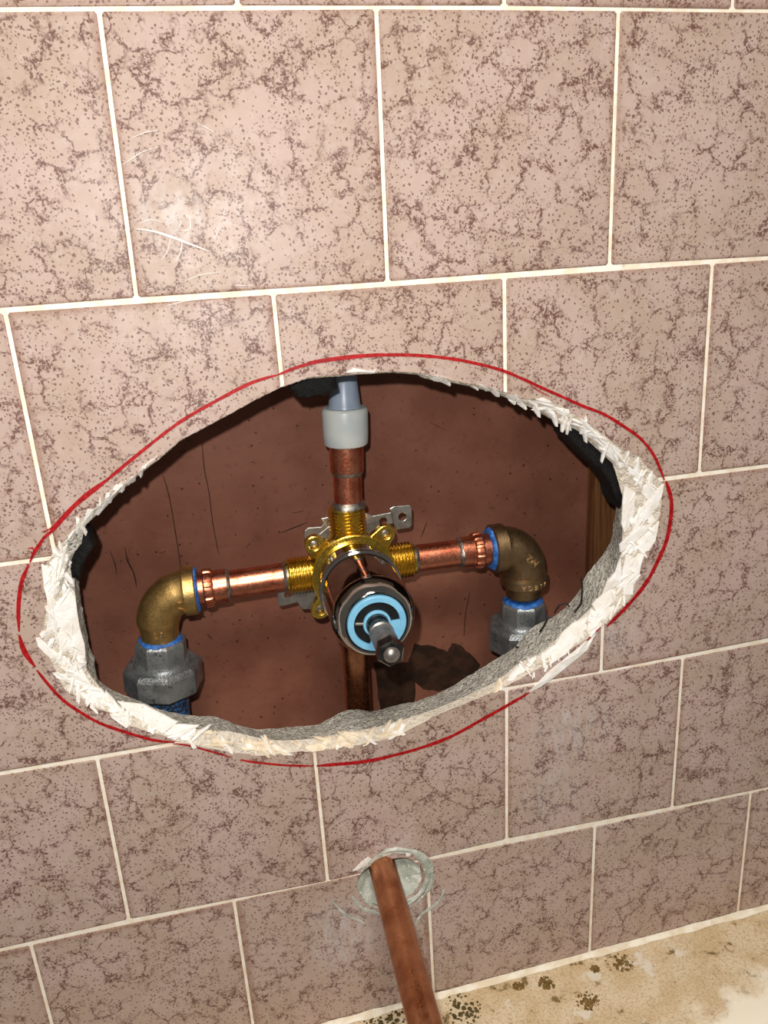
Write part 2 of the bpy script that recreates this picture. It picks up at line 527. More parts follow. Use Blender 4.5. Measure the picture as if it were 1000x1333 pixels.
def loft(name, rings, material, parent=None, closed=False, smooth=None):
    vs = [v for r in rings for v in r]
    fs = []
    nr = len(rings)
    for i in range(nr if closed else nr - 1):
        i2 = (i + 1) % nr
        for k in range(NP):
            k2 = (k + 1) % NP
            fs.append((i * NP + k, i * NP + k2, i2 * NP + k2, i2 * NP + k))
    return sm(name, vs, fs, material, parent, smooth)

# ------------------------------------------------------------------ the setting: tiled wall
def nz(v, sc, seed=0.0):
    return noise.noise(Vector((v[0] * sc + seed, v[1] * sc, v[2] * sc)))

rings = [rect_ring(30), ]
mr = []
for j in range(9):
    t = j / 8
    z = 29 - 23 * t
    rr = []
    for k in range(NP):
        th = 2 * math.pi * k / NP
        r = R_MOR[k] * (1 - t) + (R_IN[k] + .4) * t
        v = pol(th, r, z)
        am = 1.0 if 0 < j < 8 else .35
        r += am * (1.1 * nz(v, .12) + .7 * nz(v, .35, 9) + .5 * nz(v, .9, 4))
        rr.append(pol(th, r, z + (.8 * nz(v, .3, 20) if j < 8 else 0)))
    mr.append(rr)
rings += mr
rings.append(rect_ring(6.0))
WALL = loft('wall_front', rings, M_MORTAR, None, closed=True)
tag(WALL, 'tiled bathroom wall with a jagged oval opening cut through to the plumbing', 'wall', kind='structure')

# joint lines in photo pixels -> wall mm
HL = [
    [(0, 13), (128, 11), (490, 8.5), (805, 11), (1000, 15)],
    [(0, 405), (178, 390), (355, 381), (505, 369), (657, 360), (794, 347.5), (928, 341), (1000, 336.5)],
    [(0, 736), (72, 726), (855, 626), (911, 617), (1000, 607)],
    [(0, 1007), (126, 987), (228, 968), (660, 897), (783, 876), (889, 856), (1000, 833)],
    [(0, 1239), (168, 1199), (427, 1149), (565, 1117), (660, 1094), (775, 1075), (876, 1052), (1000, 1027)],
]
HLW = [[px(x, y, 0) for x, y in l] for l in HL]
def hline(i, x):
    if i < 0: return HLW[0][0][1] - T
    if i > 4:                                   # along the tub
        return 548.3 - (x - 0) * .0297 - 1.2
    l = HLW[i]
    if x <= l[0][0]: return l[0][1]
    if x >= l[-1][0]: return l[-1][1]
    for a, b_ in zip(l, l[1:]):
        if a[0] <= x <= b_[0]:
            t = (x - a[0]) / (b_[0] - a[0])
            return a[1] * (1 - t) + b_[1] * t

def vj(top, bot=None):
    a = px(*top, 0)[0]
    return (a, px(*bot, 0)[0] if bot else a)
VJ = [
    [vj((310, 9)), vj((657, 8)), vj((954, 12))],
    [vj((128, 11), (178, 390)), vj((490, 8), (505, 369)), vj((806, 10), (794, 347.5))],
    [vj((6, 405), (72, 726)), vj((355.5, 381)), vj((657, 360)), vj((928.5, 341), (911, 617))],
    [vj((783, 876))],
    [vj((126, 987), (168, 1199)), vj((409, 975), (427, 1149)), vj((660, 897), (660, 1094)), vj((889.5, 856), (875.5, 1052))],
    [vj((40, 1231)), vj((305, 1176)), vj((556, 1118)), vj((775, 1075), (768, 1240)), vj((978, 1032), (961, 1189))],
]
for r in VJ:
    while r[0][0] > -150: r.insert(0, (r[0][0] - T, r[0][1] - T))
    while r[-1][0] < 390: r.append((r[-1][0] + T, r[-1][1] + T))

# cutters
cv, cf_ = prism_data([(v[0], v[1]) for v in ring(R_OUT, 0)], -8, 12)
CUT_HOLE = sm('cutter', cv, cf_, None)
SPC = px(507, 1145, 0)
sp_out = []
for k in range(64):
    th = 2 * math.pi * k / 64
    r = 20.0 + 1.6 * noise.noise(Vector((math.cos(th) * 2, math.sin(th) * 2, 3.3))) + .5 * noise.noise(Vector((math.cos(th) * 7, math.sin(th) * 7, 1.3)))
    s = math.sin(th)
    ry = r * (.80 if s < 0 else .92)
    sp_out.append((SPC[0] + r * math.cos(th), SPC[1] + ry * s + 1.0))
cv, cf_ = prism_data(sp_out, -8, 40)
CUT_SP = sm('cutter', cv, cf_, None)

HG = .75
ntile = 0
for r in range(6):
    for (la, lb), (ra, rb) in zip(VJ[r], VJ[r][1:]):
        tl = Vector((la + HG, hline(r - 1, la) + HG)); tr = Vector((ra - HG, hline(r - 1, ra) + HG))
        bl = Vector((lb + HG, hline(r, lb) - HG)); br = Vector((rb - HG, hline(r, rb) - HG))
        c = (tl + tr + bl + br) / 4
        jit = [RND.uniform(-.12, .12) for _ in range(4)]
        def quad(ins, z):
            out = []
            for q, jz, sx, sy in ((tl, jit[0], 1, 1), (tr, jit[1], -1, 1), (br, jit[2], -1, -1), (bl, jit[3], 1, -1)):
                # slightly rounded corners
                a = Vector((q.x + sx * (ins + .9), q.y + sy * ins)); b2 = Vector((q.x + sx * ins, q.y + sy * (ins + .9)))
                pr = (b2, a) if sx * sy > 0 else (a, b2)
                out += [Vector((w.x, w.y, z + jz)) for w in pr]
            return out
        rgs = [quad(0, 6.2), quad(0, .75), quad(.22, .28), quad(.75, .04), quad(1.3, 0)]
        vs = [v for q in rgs for v in q]
        fs = []
        for i in range(4):
            for k in range(8):
                k2 = (k + 1) % 8
                fs.append((i * 8 + k, i * 8 + k2, (i + 1) * 8 + k2, (i + 1) * 8 + k))
        fs.append(tuple(range(8))[::-1]); fs.append(tuple(32 + k for k in range(8)))
        # wholly inside the opening?
        cor = (tl, tr, bl, br)
        dist = [math.hypot(q.x - HC[0], q.y - HC[1]) - at_th(R_OUT, math.atan2(q.y - HC[1], q.x - HC[0])) for q in cor]
        bb = (min(q.x for q in cor), max(q.x for q in cor), min(q.y for q in cor), max(q.y for q in cor))
        touch = any(bb[0] < v[0] < bb[1] and bb[2] < v[1] < bb[3] for v in ring(R_OUT, 0))
        if max(dist) < 0 and not touch: continue
        o = sm('tile', vs, fs, M_TILE, WALL, 40, origin=(c.x, c.y, 0))
        cs = []
        if touch: cs.append(CUT_HOLE)
        if any(bb[0] < x < bb[1] and bb[2] < y < bb[3] for x, y in sp_out): cs.append(CUT_SP)
        if cs: cut(o, cs)
        ntile += 1

# grout bed filling the joints
gr = loft('grout', [rect_ring(6.1), [pol(2 * math.pi * k / NP, R_OUT[k] + .05, 6.1) for k in range(NP)], [pol(2 * math.pi * k / NP, R_OUT[k] + .05, .5) for k in range(NP)], rect_ring(.5)], M_GROUT, WALL, closed=True)
tag(gr, 'cream grout in the tile joints')
cut(gr, [CUT_SP])
cut(WALL, [CUT_SP])
kill(CUT_HOLE); kill(CUT_SP)

# broken tile body between glaze edge and inner edge
br_ = []
for j, (t, z) in enumerate(((0, .02), (.22, .9), (.45, 1.6), (.7, 3.0), (.88, 4.4), (1, 5.6))):
    rr = []
    for k in range(NP):
        th = 2 * math.pi * k / NP
        band = max(.3, R_OUT[k] - R_IN[k])
        r = R_OUT[k] * (1 - t) + R_IN[k] * t
        if 0 < j < 5: r += RND.uniform(-.1, .1) * min(band, 5)
        rr.append(pol(th, r, z + (RND.uniform(-.5, .5) if 0 < j < 5 else 0)))
    br_.append(rr)
br_.append([pol(2 * math.pi * k / NP, R_IN[k] + .6, 6.3) for k in range(NP)])
cb = loft('chipped_tile_edge', br_, M_BISQUE0, WALL)
tag(cb, 'white broken tile body around the opening', kind='stuff')

def drape(v):
    """height of the break at a point of the wall plane"""
    dx, dy = v[0] - HC[0], v[1] - HC[1]
    th, r = math.atan2(dy, dx), math.hypot(dx, dy)
    ro, ri = at_th(R_OUT, th), at_th(R_IN, th)
    if r >= ro: return -.02
    t = min(1.0, (ro - r) / max(.4, ro - ri))
    return t * 4.6

def shard(poly, lift=.5, jit=.25, material=None, thick=.9):
    n = len(poly)
    top = []
    for v in poly:
        z = drape(v)
        top.append(Vector((v[0], v[1], z - lift * RND.uniform(.3, .7) + RND.uniform(-jit, jit) * .5)))
    c = sum(top, Vector()) / n
    c.z -= lift * .5
    # ridge: centroid fan with bevelled outer skirt
    skirt = [Vector((v[0] + (v[0] - c[0]) * .02, v[1] + (v[1] - c[1]) * .02, v.z + thick)) for v in top]
    vs = top + skirt + [c, c + Vector((0, 0, thick + lift * .5))]
    fs = []
    for i in range(n):
        j = (i + 1) % n
        fs += [(i, j, 2 * n), (n + j, n + i, 2 * n + 1), (j, i, n + i, n + j)]
    return sm('tile_shard', vs, fs, material or M_BISQUE, WALL)

def zoompoly(pts, ox, oy, sc):
    return [px(ox + x / sc, oy + y / sc, 0) for x, y in pts]

Z4 = lambda pts: zoompoly(pts, 780, 580, 6.66)
Z5 = lambda pts: zoompoly(pts, 40, 680, 6.06)
Z6 = lambda pts: zoompoly(pts, 640, 760, 6.25)
for pl in (
    Z6([(305, 882), (400, 832), (500, 760), (600, 680), (560, 635), (450, 728), (350, 830)]),
    Z6([(600, 682), (700, 600), (770, 540), (790, 460), (765, 468), (680, 540), (560, 636)]),
    Z6([(770, 540), (830, 430), (895, 330), (880, 255), (840, 228), (805, 300), (790, 400)]),
    Z6([(465, 660), (600, 570), (700, 470), (780, 395), (800, 300), (690, 350), (600, 430), (510, 560)]),
    Z6([(880, 160), (1000, 60), (1000, 190), (940, 280), (905, 300), (850, 200)]),
    Z4([(560, 330), (540, 440), (500, 560), (450, 610), (380, 700), (320, 680), (335, 630), (420, 500), (500, 390)]),
    Z4([(470, 610), (490, 650), (440, 720), (350, 830), (220, 950), (212, 880), (310, 760), (330, 660), (430, 600)]),
    Z4([(460, 215), (470, 330), (470, 430), (430, 470), (370, 400), (410, 310)]),
    Z4([(345, 95), (362, 240), (400, 290), (385, 350), (300, 290), (265, 210), (300, 160)]),
    Z4([(518, 655), (485, 820), (430, 910), (330, 940), (230, 960), (350, 840)]),
    Z4([(390, 940), (360, 1030), (340, 1150), (300, 1200), (310, 960), (340, 940)]),
    Z4([(310, 965), (300, 1180), (290, 1290), (220, 1300), (230, 1120), (260, 970)]),
    Z4([(225, 975), (215, 1200), (150, 1260), (60, 1320), (100, 1210), (190, 1100)]),
    Z4([(250, 370), (340, 420), (330, 600), (290, 720), (250, 780), (230, 700), (240, 500)]),
    Z4([(190, 170), (240, 95), (280, 110), (250, 190), (210, 210)]),
    Z4([(20, 10), (100, 0), (220, 100), (170, 160), (130, 130), (60, 70)]),
    Z5([(85, 330), (130, 350), (160, 430), (190, 560), (200, 800), (215, 1000), (185, 900), (150, 700), (110, 520)]),
    Z5([(165, 300), (215, 270), (245, 290), (205, 420), (195, 540), (165, 440)]),
    Z5([(250, 220), (280, 190), (270, 300), (220, 440), (195, 540), (210, 400)]),
    Z5([(195, 600), (330, 560), (352, 700), (250, 720), (190, 700)]),
    Z5([(190, 705), (352, 705), (375, 860), (330, 910), (210, 880)]),
    Z5([(205, 885), (375, 865), (415, 1000), (420, 1080), (330, 1060), (225, 1020)]),
    Z5([(230, 1030), (420, 1085), (405, 1170), (380, 1180), (300, 1130)]),
    Z5([(42, 912), (75, 910), (150, 990), (250, 1070), (370, 1180), (330, 1210), (120, 1040), (60, 975)]),
    Z5([(70, 880), (85, 855), (125, 865), (165, 780), (175, 850), (130, 900), (90, 910)]),
    Z5([(130, 600), (150, 640), (170, 800), (150, 860), (120, 860), (135, 740)]),
    Z5([(172, 1188), (205, 1180), (330, 1240), (470, 1315), (350, 1300), (210, 1230)]),
    Z5([(240, 1150), (400, 1190), (470, 1310), (330, 1240)]),
    zoompoly([(345, 1040), (380, 1050), (400, 1080), (370, 1108), (340, 1080)], 10, 580, 3.172),
    zoompoly([(400, 1030), (430, 1060), (510, 1150), (490, 1165), (430, 1120), (395, 1060)], 10, 580, 3.172),
    zoompoly([(450, 1075), (560, 1090), (640, 1130), (700, 1160), (640, 1190), (520, 1130)], 10, 580, 3.172),
    zoompoly([(650, 1190), (700, 1170), (790, 1175), (760, 1195), (690, 1215)], 10, 580, 3.172),
    zoompoly([(440, 60), (480, 35), (555, 50), (600, 42), (590, 62), (500, 72)], 340, 470, 4),
    zoompoly([(845, 70), (960, 80), (1000, 95), (1000, 118), (900, 105)], 340, 470, 4),
    zoompoly([(620, 40), (630, 55), (560, 110), (545, 105), (580, 65)], 10, 580, 3.172),
    zoompoly([(445, 160), (475, 165), (430, 230), (370, 300), (355, 290), (400, 220)], 10, 580, 3.172),
    zoompoly([(330, 260), (355, 265), (345, 310), (300, 350), (300, 330)], 10, 580, 3.172),
    zoompoly([(80, 180), (120, 170), (175, 195), (170, 220), (100, 210)], 680, 480, 4.545),
    zoompoly([(180, 225), (275, 240), (280, 265), (240, 275), (190, 250)], 680, 480, 4.545),
    zoompoly([(340, 295), (365, 300), (440, 380), (590, 490), (570, 520), (450, 440), (360, 370)], 680, 480, 4.545),
):
    shard(pl, 1.0, .5)
shard(Z5([(285, 105), (340, 90), (412, 45), (390, 190), (330, 270), (280, 390), (240, 500), (210, 605), (200, 560), (250, 400), (290, 250)]), .8, .6, M_MORTAR)
shard(Z5([(225, 530), (300, 470), (330, 480), (335, 560), (250, 580)]), .8, .6, M_MORTAR)

# many smaller flakes strewn over the lower and side breaks
def flake(th, t0, length, width, ang, material):
    k = int(th / (2 * math.pi) * NP) % NP
    ro, ri = R_OUT[k], R_IN[k]
    r = ro + (ri - ro) * t0
    c = pol(th, r)
    tx = Vector((-math.sin(th), math.cos(th), 0)); rx = Vector((math.cos(th), math.sin(th), 0))
    dv = tx * math.cos(ang) + rx * math.sin(ang); nv = Vector((-dv.y, dv.x, 0))
    pts = []
    for (a, b2) in ((-.5, .05), (-.32, .5), (.1, .45), (.42, .38), (.5, -.05), (.25, -.5), (-.3, -.42)):
        pts.append(c + dv * (a * length + RND.uniform(-.4, .4)) + nv * (b2 * width + RND.uniform(-.2, .2)))
    shard(pts, 1.3, .5, material, 1.2)

nfl = 0
while nfl < 250:
    th = RND.uniform(0, 2 * math.pi)
    k = int(th / (2 * math.pi) * NP) % NP
    band = R_OUT[k] - R_IN[k]
    if band < 1.6 or (band < 4 and RND.random() < .4): continue
    lower = .25 * math.pi < th < .75 * math.pi
    ang = RND.choice((-1, 1)) * RND.uniform(.1, .75) + (0 if RND.random() < .8 else .6)
    if band < 4.5: ang *= .3
    flake(th, RND.uniform(.15, .9), RND.uniform(5, 13) if band > 4 else RND.uniform(4, 8), RND.uniform(1.0, 2.6), ang,
          M_BISQUE2 if (lower and RND.random() < .75) else M_BISQUE)
    nfl += 1

# dark tar-paper lumps behind the tile, hanging into the opening
def lump(poly, z0, z1, name='tar_paper'):
    n0 = len(poly)
    pts = []
    for i in range(n0):
        a, b2 = poly[i], poly[(i + 1) % n0]
        for s in range(4):
            v = a + (b2 - a) * (s / 4)
            pts.append(Vector((v[0] + .5 * nz(v, .6), v[1] + .5 * nz(v, .6, 8), 0)))
    c = sum(pts, Vector()) / len(pts)
    n = len(pts)
    rgs = []
    for (ins, z) in ((.35, z0), (.08, z0 + .6), (0, z0 + 2.2), (.0, z1 - 1), (.12, z1)):
        rgs.append([Vector((p_[0] + (c[0] - p_[0]) * ins, p_[1] + (c[1] - p_[1]) * ins, z + .5 * nz(p_, .5, z))) for p_ in pts])
    vs = [v for q in rgs for v in q]
    fs = [(i * n + k, i * n + (k + 1) % n, (i + 1) * n + (k + 1) % n, (i + 1) * n + k) for i in range(4) for k in range(n)]
    fs += [tuple(range(n))[::-1], tuple(4 * n + k for k in range(n))]
    o = sm(name, vs, fs, M_TAR, WALL, 50)
    tag(o, 'black tar-paper scrap hanging in the opening')
    return o
def zl(pts, ox, oy, sc, z): return [px(ox + x / sc, oy + y / sc, z) for x, y in pts]
lump(zl([(380, 60), (420, 70), (470, 100), (505, 190), (400, 350), (385, 450), (345, 435), (300, 430), (240, 480), (250, 350), (300, 200)], 40, 680, 6.06, 10), 8, 24)
lump(zl([(140, 130), (200, 100), (290, 70), (390, 60), (395, 140), (330, 178), (230, 190), (185, 185)], 340, 470, 4, 10), 7.5, 20)
lump([px(x, y, 10) for x, y in ((720, 533), (757, 548), (785, 570), (815, 600), (818, 640), (806, 662), (801, 640), (783, 614), (761, 594), (737, 568), (734, 556))], 7.5, 26)

# bits of lath wire in the mortar
for pts in (((757, 752, 20), (758, 765, 15), (757, 785, 14), (748, 797, 12)), ((711, 798, 24), (712, 808, 22), (706, 818, 18), (703, 822, 16)), ((672, 842, 26), (684, 847, 20), (697, 852, 13)), ((722, 798, 28), (728, 788, 27), (737, 785, 26), (742, 790, 24))):
    path = [px(*q) for q in pts]
    fine = []
    for i in range(len(path) - 1):
        for s in range(3): fine.append(path[i].lerp(path[i + 1], s / 3))
    fine.append(path[-1])
    sweep('lath_wire', fine, .55, M_WIRE, WALL, 8)

# red marker line
RZ = [0]
def ribbon(name, pts, w, z, material, parent, label=None, seg=3.0, taper=True, plane=0.0):
    RZ[0] += 1
    z -= .012 * (RZ[0] % 9) - plane
    P = [Vector((*px(x, y, plane)[:2], 0)) for x, y in pts]
    # smooth (Catmull-Rom) and resample
    fine = []
    for i in range(len(P) - 1):
        p0 = P[max(i - 1, 0)]; p1 = P[i]; p2 = P[i + 1]; p3 = P[min(i + 2, len(P) - 1)]
        n = max(2, int((p2 - p1).length / seg))
        for s in range(n):
            t = s / n
            fine.append(.5 * ((2 * p1) + (p2 - p0) * t + (2 * p0 - 5 * p1 + 4 * p2 - p3) * t * t + (3 * p1 - p0 - 3 * p2 + p3) * t ** 3))
    fine.append(P[-1])
    vs, fs = [], []
    N = len(fine)
    for i, p_ in enumerate(fine):
        d = (fine[min(i + 1, N - 1)] - fine[max(i - 1, 0)]).normalized()
        nv = Vector((-d.y, d.x, 0))
        ww = w * (.5 + .14 * nz(p_, .25, 2) + .1 * nz(p_, 1.1, 6))
        if taper: ww *= min(1, .35 + i * .3, .35 + (N - 1 - i) * .3)
        vs += [p_ + nv * ww + Vector((0, 0, z)), p_ - nv * ww + Vector((0, 0, z))]
        vs += [p_ + nv * ww + Vector((0, 0, z + .12)), p_ - nv * ww + Vector((0, 0, z + .12))]
    for i in range(N - 1):
        a, b2 = 4 * i, 4 * i + 4
        fs += [(a, a + 1, b2 + 1, b2), (a + 1, a + 3, b2 + 3, b2 + 1), (a + 2, a, b2, b2 + 2)]
    o = sm(name, vs, fs, material, parent)
    if label: o['label'] = label
    return o
RL = 'red marker pen line around the opening'
for pts, w in (
    (((40, 718), (45, 719), (57, 700), (70, 689), (98, 658), (118, 642), (140, 624), (169, 600), (214, 564), (244, 543), (292, 516), (328, 498), (361, 488)), 1.5),
    (((54, 692), (66, 688), (85, 668), (110, 644), (133, 627)), .9),
    (((361, 488), (400, 474), (450, 466), (500, 462), (550, 463), (600, 469), (650, 481), (680, 493), (706, 505), (742, 521), (761, 529.5), (786, 539), (812, 555), (834, 571), (852, 594), (865, 625)), 1.5),
    (((690, 500), (700, 508), (716, 516)), .6),
    (((400, 471), (450, 463.5), (500, 460)), .7),
    (((867, 626), (874, 652), (872.5, 678), (868, 702), (859, 724), (842, 757), (818, 787), (790, 815)), 2.3),
    (((782, 816), (764, 834)), 1.8),
    (((689, 901), (662, 917), (630, 935), (590, 957), (560, 969), (524, 980), (474, 991), (412, 996.5)), 2.0),
    (((408, 997), (373, 996), (340, 993), (312, 989)), 1.2),
    (((302, 986), (268, 976), (240, 969), (225, 968)), .9),
    (((227, 966), (199, 963), (161, 952), (130, 941), (105, 927), (82, 911), (64, 892), (48, 872)), 1.6),
    (((46, 868), (32, 848), (25, 826)), 2.2),
    (((25, 822), (24, 794), (27, 763), (32, 747), (38, 734)), 1.9),
    (((39, 732), (46, 716), (58, 700)), 1.9),
    (((36, 714), (42, 713), (46, 718)), .9),
):
    ribbon('marker_stroke', pts, w, -.26, M_INK, WALL, RL)
# white scratches on the tile beside the upper left joint
for pts, w in ((((178, 298), (200, 301), (222, 308), (246, 317), (272, 327)), 1.1), (((237, 312), (236, 326), (229, 341)), .7), (((222, 308), (219, 325), (211, 338)), .5),
               (((246, 280), (248, 298), (236, 300)), .7), (((172, 180), (190, 172), (208, 170)), .5), (((238, 367), (260, 358), (288, 354)), .5), (((160, 215), (185, 198), (205, 192)), .4),
               (((228, 302), (236, 290), (230, 278)), .5), (((182, 292), (196, 286), (212, 290)), .4), (((255, 160), (268, 166), (280, 173)), .4), (((300, 371), (330, 372)), .4),
               (((217, 398), (240, 392), (280, 388)), .5)):
    ribbon('scratch', pts, w * .8, -.2, M_SCRATCH, WALL)

# putty bowl and smear around the spout hole
n = 64
PC = px(499, 1124, 6)
rgs = []
for j, (t, z) in enumerate(((0, 1.2), (.15, 2.5), (.35, 5), (.6, 9), (.8, 13), (1, 17))):
    rr = []
    for k in range(n):
        ox, oy = sp_out[k]
        th = 2 * math.pi * k / n
        ix, iy = PC[0] + 7.0 * math.cos(th), PC[1] - 1 + 7.0 * math.sin(th)
        v = Vector((ox * (1 - t) + ix * t, oy * (1 - t) + iy * t, z))
        v.z += 8 * max(0, -math.sin(th) + .1) * (1 - t)
        v.z += (1.1 * nz(v, .25) + .6 * nz(v, .7)) * (1 if 0 < j < 5 else .2)
        rr.append(v)
    rgs.append(rr)
vs = [v for q in rgs for v in q]
fs = [(i * n + k, i * n + (k + 1) % n, (i + 1) * n + (k + 1) % n, (i + 1) * n + k) for i in range(len(rgs) - 1) for k in range(n)]
tag(sm('putty_bowl', vs, fs, M_PUTTY, WALL, 60), 'grey-green putty packed around the spout pipe')
def putty_smear(a0, a1, w0, rad, h, seed):
    m_ = 40
    vs, fs = [], []
    for i in range(m_ + 1):
        f = i / m_
        th = a0 + (a1 - a0) * f
        w = w0 * (math.sin(math.pi * f) ** .6) * (.7 + .6 * noise.noise(Vector((f * 7, seed, 0)))) + .15
        r = rad + 1.2 * noise.noise(Vector((f * 4, seed, 5)))
        for q, z in ((-1, .1), (-.6, -h * .8), (0, -h), (.6, -h * .7), (1, .1)):
            rr = r + q * w / 2
            vs.append(Vector((SPC[0] + 1.5 + rr * math.cos(th), SPC[1] + 1 + rr * math.sin(th), z + .12 * noise.noise(Vector((rr, th * 9, seed))))))
    for i in range(m_):
        for q in range(4):
            fs.append((i * 5 + q, i * 5 + q + 1, i * 5 + q + 6, i * 5 + q + 5))
    sm('putty_smear', vs, fs, M_PUTTY, WALL, 60)
R_ = math.radians
putty_smear(R_(-100), R_(75), 6.5, 22.0, .9, 1.0)
putty_smear(R_(-150), R_(-60), 6.5, 20.5, .3, 2.0)
putty_smear(R_(20), R_(150), 5.0, 20.5, .4, 3.0)
putty_smear(R_(95), R_(170), 4.0, 24.5, .3, 4.0)
putty_smear(R_(-30), R_(60), 3.0, 25.0, .5, 5.0)
for pts, w in ((((432, 1172), (450, 1190), (470, 1198), (474, 1203)), 1.6), (((540, 1203), (548, 1190), (562, 1180), (572, 1172), (578, 1157)), 2.2)):
    ribbon('putty_smear', pts, w, -.5, M_PUTTY, WALL)

Z8 = lambda pts: zoompoly(pts, 440, 1080, 6.25)
shard(Z8([(120, 335), (180, 270), (245, 222), (268, 235), (250, 268), (160, 325)]), .5, .2)
shard(Z8([(548, 190), (575, 178), (595, 195), (588, 218), (556, 216)]), .8, .2)

# ------------------------------------------------------------------ board behind the opening, stud, tub
def box(name, a, b2, material, parent=None, bev=0.0):
    x0, y0, z0 = a; x1, y1, z1 = b2
    vs = [(x, y, z) for z in (z0, z1) for y in (y0, y1) for x in (x0, x1)]
    fs = [(0, 1, 3, 2), (4, 6, 7, 5), (0, 4, 5, 1), (2, 3, 7, 6), (0, 2, 6, 4), (1, 5, 7, 3)]
    o = sm(name, vs, fs, material, parent)
    if bev:
        md = o.modifiers.new('bevel', 'BEVEL'); md.width = bev / 1000; md.segments = 2
    return o
ZB = 92.0
board = box('wall_back', (X0, YT, ZB), (X1, YB, ZB + 8), M_PANEL)
tag(board, 'red-brown painted board behind the opening, scuffed and cracked', 'wall', kind='structure')
def patch(poly, h, name, label):  # thin ragged dark-brown sheet laid on the face of the board
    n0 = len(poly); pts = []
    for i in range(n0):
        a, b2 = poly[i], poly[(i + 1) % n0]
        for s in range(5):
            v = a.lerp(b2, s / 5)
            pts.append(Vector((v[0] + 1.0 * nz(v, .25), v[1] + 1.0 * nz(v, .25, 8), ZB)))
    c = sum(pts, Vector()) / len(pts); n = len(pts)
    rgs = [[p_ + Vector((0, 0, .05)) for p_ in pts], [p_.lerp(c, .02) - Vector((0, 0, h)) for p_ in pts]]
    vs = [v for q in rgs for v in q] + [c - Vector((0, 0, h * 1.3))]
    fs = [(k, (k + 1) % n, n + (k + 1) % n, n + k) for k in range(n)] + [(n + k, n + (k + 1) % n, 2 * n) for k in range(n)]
    tag(sm(name, vs, fs, M_DARK_MARK, board), label)
patch([px(x, y, ZB) for x, y in ((540, 838), (560, 840), (583, 848), (588, 837), (600, 840), (618, 856), (625, 865), (622, 878), (600, 892), (570, 900), (550, 897), (538, 886), (532, 860))], .5, 'dark_patch', 'dark patch on the board')
patch([px(x, y, ZB) for x, y in ((487, 862), (540, 862), (541, 900), (537, 935), (497, 940), (492, 900))], .5, 'dark_patch', 'dark strip on the board')

for cpts, cw in ((((263, 575), (266, 610), (272, 640), (277, 680), (285, 722)), .5), (((212, 618), (220, 645), (228, 690), (236, 742)), .5), (((163, 712), (166, 730), (174, 745), (178, 765)), .8), (((143, 716), (150, 735), (152, 748)), .6), (((364, 694), (385, 686), (400, 680)), .7), (((380, 668), (395, 665)), .5), (((556, 678), (552, 690), (548, 700)), .6), (((612, 770), (606, 800), (604, 830)), .5), (((270, 825), (276, 832)), 1.0), (((560, 550), (580, 560)), .4)):
    ribbon('paint_crack', cpts, cw, -.15, M_DARK_MARK, board, None, 3.0, True, ZB)

sx = px(775, 650, 80)[0]
stud = box('wood_stud', (sx, YT, 80), (sx + 42, YB, ZB), M_WOOD, None, 1.0)
tag(stud, 'amber wooden wall stud at the right edge of the opening', 'stud')

# tub deck below the tiles
def tub_y(x): return 548.3 - x * .0297
tub = empty('bathtub', (130, 545, -60))
tag(tub, 'worn cream bathtub rim along the foot of the tiled wall', 'bathtub')
prof = [(5.5, 0), (-12, .2), (-38, .5), (-62, .8), (-74, 2.5), (-82, 7), (-87, 15), (-90, 30), (-92, 70), (-86, 72), (-60, 40), (5.5, 36)]
xs = [X0 + (X1 - X0) * i / 60 for i in range(61)]
vs, fs = [], []
for x in xs:
    for (z, dy) in prof:
        y = tub_y(x) + dy
        vs.append((x, y + .5 * nz((x, z, 0), .05) + .25 * nz((x, z, 0), .3), z))
m_ = len(prof)
for i in range(60):
    for k in range(m_):
        k2 = (k + 1) % m_
        fs.append((i * m_ + k, i * m_ + k2, (i + 1) * m_ + k2, (i + 1) * m_ + k))
fs += [tuple(range(m_)), tuple(60 * m_ + k for k in range(m_))[::-1]]
sm('rim', vs, fs, M_TUB, tub, 50)
# caulk bead
vs, fs = [], []
N = 120
for i in range(N + 1):
    x = X0 + (X1 - X0) * i / N
    s = 2.3 + 1.0 * nz((x, 0, 0), .05) + .7 * nz((x, 3, 0), .25)
    for (z, dy) in ((-.15, -s), (-s * .35, -s * .55), (-s * .8, -s * .25), (-s * 1.35, .1), (.3, 1.0)):
        vs.append((x, tub_y(x) + dy - .3, z + .2 * nz((x, dy, 2), .4)))
for i in range(N):
    for k in range(5):
        k2 = (k + 1) % 5
        fs.append((i * 5 + k, i * 5 + k2, (i + 1) * 5 + k2, (i + 1) * 5 + k))
tag(sm('caulk_bead', vs, fs, M_CAULK, tub, 60), 'uneven off-white caulk bead')
